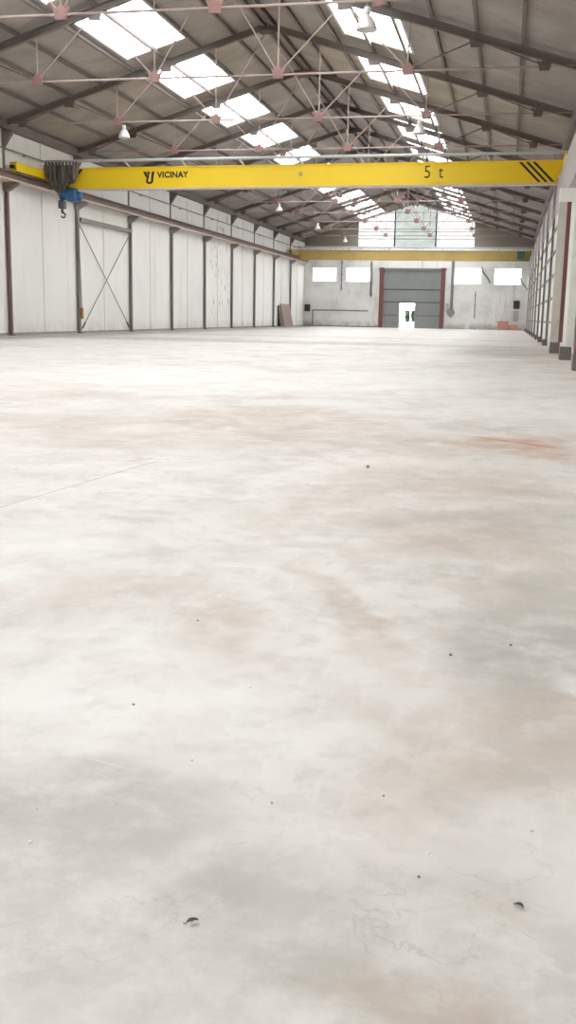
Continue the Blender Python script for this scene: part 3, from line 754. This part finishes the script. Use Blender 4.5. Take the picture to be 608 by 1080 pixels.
# red crates in the far right corner
for i, (x0, x1, z0, z1, lab) in enumerate([(-0.85, 0.0, 0, 0.72, 'faded red plastic crate standing at the back wall, left one'), (0.12, 0.8, 0, 0.42, 'low faded red crate at the back wall next to the taller crate')]):
    t = empty('crate', ((x0+x1)/2, YF-0.55, 0)); w2 = (x1-x0)/2
    c_ = MB(); hh = z1
    c_.box(-w2, w2, -0.4, 0.4, 0, 0.05).box(-w2, -w2+0.04, -0.4, 0.4, 0.05, hh).box(w2-0.04, w2, -0.4, 0.4, 0.05, hh).box(-w2+0.04, w2-0.04, -0.4, -0.36, 0.05, hh).box(-w2+0.04, w2-0.04, 0.36, 0.4, 0.05, hh)
    c_.build('body', M_CRATE, t)
    MB().box(-w2-0.03, w2+0.03, -0.43, -0.40, hh-0.09, hh).box(-w2-0.03, w2+0.03, 0.40, 0.43, hh-0.09, hh).box(-w2-0.03, -w2, -0.40, 0.40, hh-0.09, hh).box(w2, w2+0.03, -0.40, 0.40, hh-0.09, hh).build('rim', M_CRATE, t)
    tag(t, lab, 'crate')
# bent stays by the right windows
for (x, z, lab) in ((-2.05, 4.35, 'dark bent window stay between the two right windows'), (1.1, 3.6, 'dark bent window stay by the right corner')):
    o = MB().tube([(x-0.35, YF-0.06, z+0.75), (x-0.22, YF-0.10, z+0.35), (x+0.25, YF-0.10, z-0.2), (x+0.42, YF-0.06, z-0.55)], 0.055, 8).build('window_stay', M_PIPE)
    tag(o, lab, 'bracket')
# shrubs outside the doorway
for i, (x, lab) in enumerate(((-9.18, 'small dark green shrub outside the open doorway, left one'), (-8.62, 'small dark green shrub outside the open doorway, right one'))):
    t = empty('shrub', (x, YF+8, -0.02)); mb = MB()
    for q in range(220):
        u = random.random()*2*math.pi; v = random.random(); rr = 0.2*(random.random()**0.4); zz = 0.55+0.95*v
        c_ = Vector((rr*math.cos(u)*(1-0.4*abs(v-0.5)), rr*math.sin(u), zz)); a_ = Vector((random.uniform(-1,1), random.uniform(-1,1), random.uniform(-1,1)))*0.16
        b_ = Vector((random.uniform(-1,1), random.uniform(-1,1), random.uniform(-1,1)))*0.12
        mb.add([c_-a_, c_+b_, c_+a_, c_-b_], [(0,1,2,3)])
    mb.build('foliage', M_SHRUB, t)
    MB().tube([(0,0,0), (0.02,0,0.7)], 0.05, 8).build('stem', M_BOARD, t)
    tag(t, lab, 'shrub', 'shrubs in the yard')

# ------------------------------------------------------------------ litter on the floor
def leaf(x, y, L, rot, label):
    mb = MB(); n = 8; vs = []
    for i in range(n+1):
        u = i/n; wd = 0.33*L*math.sin(math.pi*min(1, u*0.93+0.05))*(1-0.3*u); z = 0.003+0.18*L*math.sin(u*2.6)+0.02*L*math.sin(9*u)
        vs += [((u-0.5)*L, -wd*(1+0.2*math.sin(5*u)), z+0.16*L), ((u-0.5)*L, 0, z), ((u-0.5)*L, wd, z+0.10*L)]
    fs = []
    for i in range(n): a_ = i*3; fs += [(a_, a_+1, a_+4, a_+3), (a_+1, a_+2, a_+5, a_+4)]
    mb.add(vs, fs)
    o = mb.build('dry_leaf', M_LEAF); o.location = (x, y, 0.0); o.rotation_euler = (0,0,rot)
    so = o.modifiers.new('solid', 'SOLIDIFY'); so.thickness = 0.0008
    MB().tube([(-0.5*L, 0, 0.004), (-0.62*L, 0.03*L, 0.002), (-0.75*L, 0.02*L, 0.004)], 0.0008, 5).build('stalk', M_LEAF, o)
    tag(o, label, 'leaf')
leaf(-0.41, 1.31, 0.018, 0.5, 'dark curled dry leaf on the floor, lower left')
leaf(0.07, 1.47, 0.016, -0.7, 'dark curled dry leaf on the floor, lower right')
def pebble(x, y, r, label, mat=M_STONE, name='pebble'):
    bm = bmesh.new(); bmesh.ops.create_icosphere(bm, subdivisions=2, radius=r*0.62)
    for v in bm.verts: v.co *= random.uniform(0.75, 1.15); v.co.z *= 0.6
    zmin = min(v.co.z for v in bm.verts)
    me = bpy.data.meshes.new(name); bm.to_mesh(me); bm.free(); me.materials.append(mat)
    o = bpy.data.objects.new(name, me); COL.objects.link(o); o.location = (x, y, -zmin)
    tag(o, label, 'pebble' if name == 'pebble' else 'chip', 'pebbles and chips on the floor')
for (x, y, r, lab) in [(-0.78, 6.03, 0.018, 'dark pebble on the floor in the middle distance, right of the joint'), (-0.10, 2.65, 0.008, 'dark pebble on the grey stained patch at right, left one'),
                       (0.06, 2.78, 0.007, 'dark pebble on the grey stained patch at right, right one'), (-0.38, 1.71, 0.004, 'small dark pebble near the centre of the lower floor, left one'),
                       (-0.18, 1.79, 0.004, 'small dark pebble near the centre of the lower floor, right one'), (-0.09, 1.52, 0.005, 'small dark pebble on the floor left of the lower right leaf'),
                       (-0.85, 2.77, 0.006, 'small dark pebble on the pale floor, upper one at left'), (-0.80, 2.10, 0.006, 'small dark pebble on the pale floor, lower one at left')]:
    pebble(x, y, r, lab)
for (x, y, r, lab) in [(-0.58, 1.85, 0.006, 'small white chip on the floor beside the pale scratch'), (-0.75, 1.47, 0.007, 'white chip on the grey patch at lower left'), (-0.08, 1.60, 0.005, 'white chip on the floor at lower centre right')]:
    pebble(x, y, r, lab, M_CHIP, 'paint_chip')
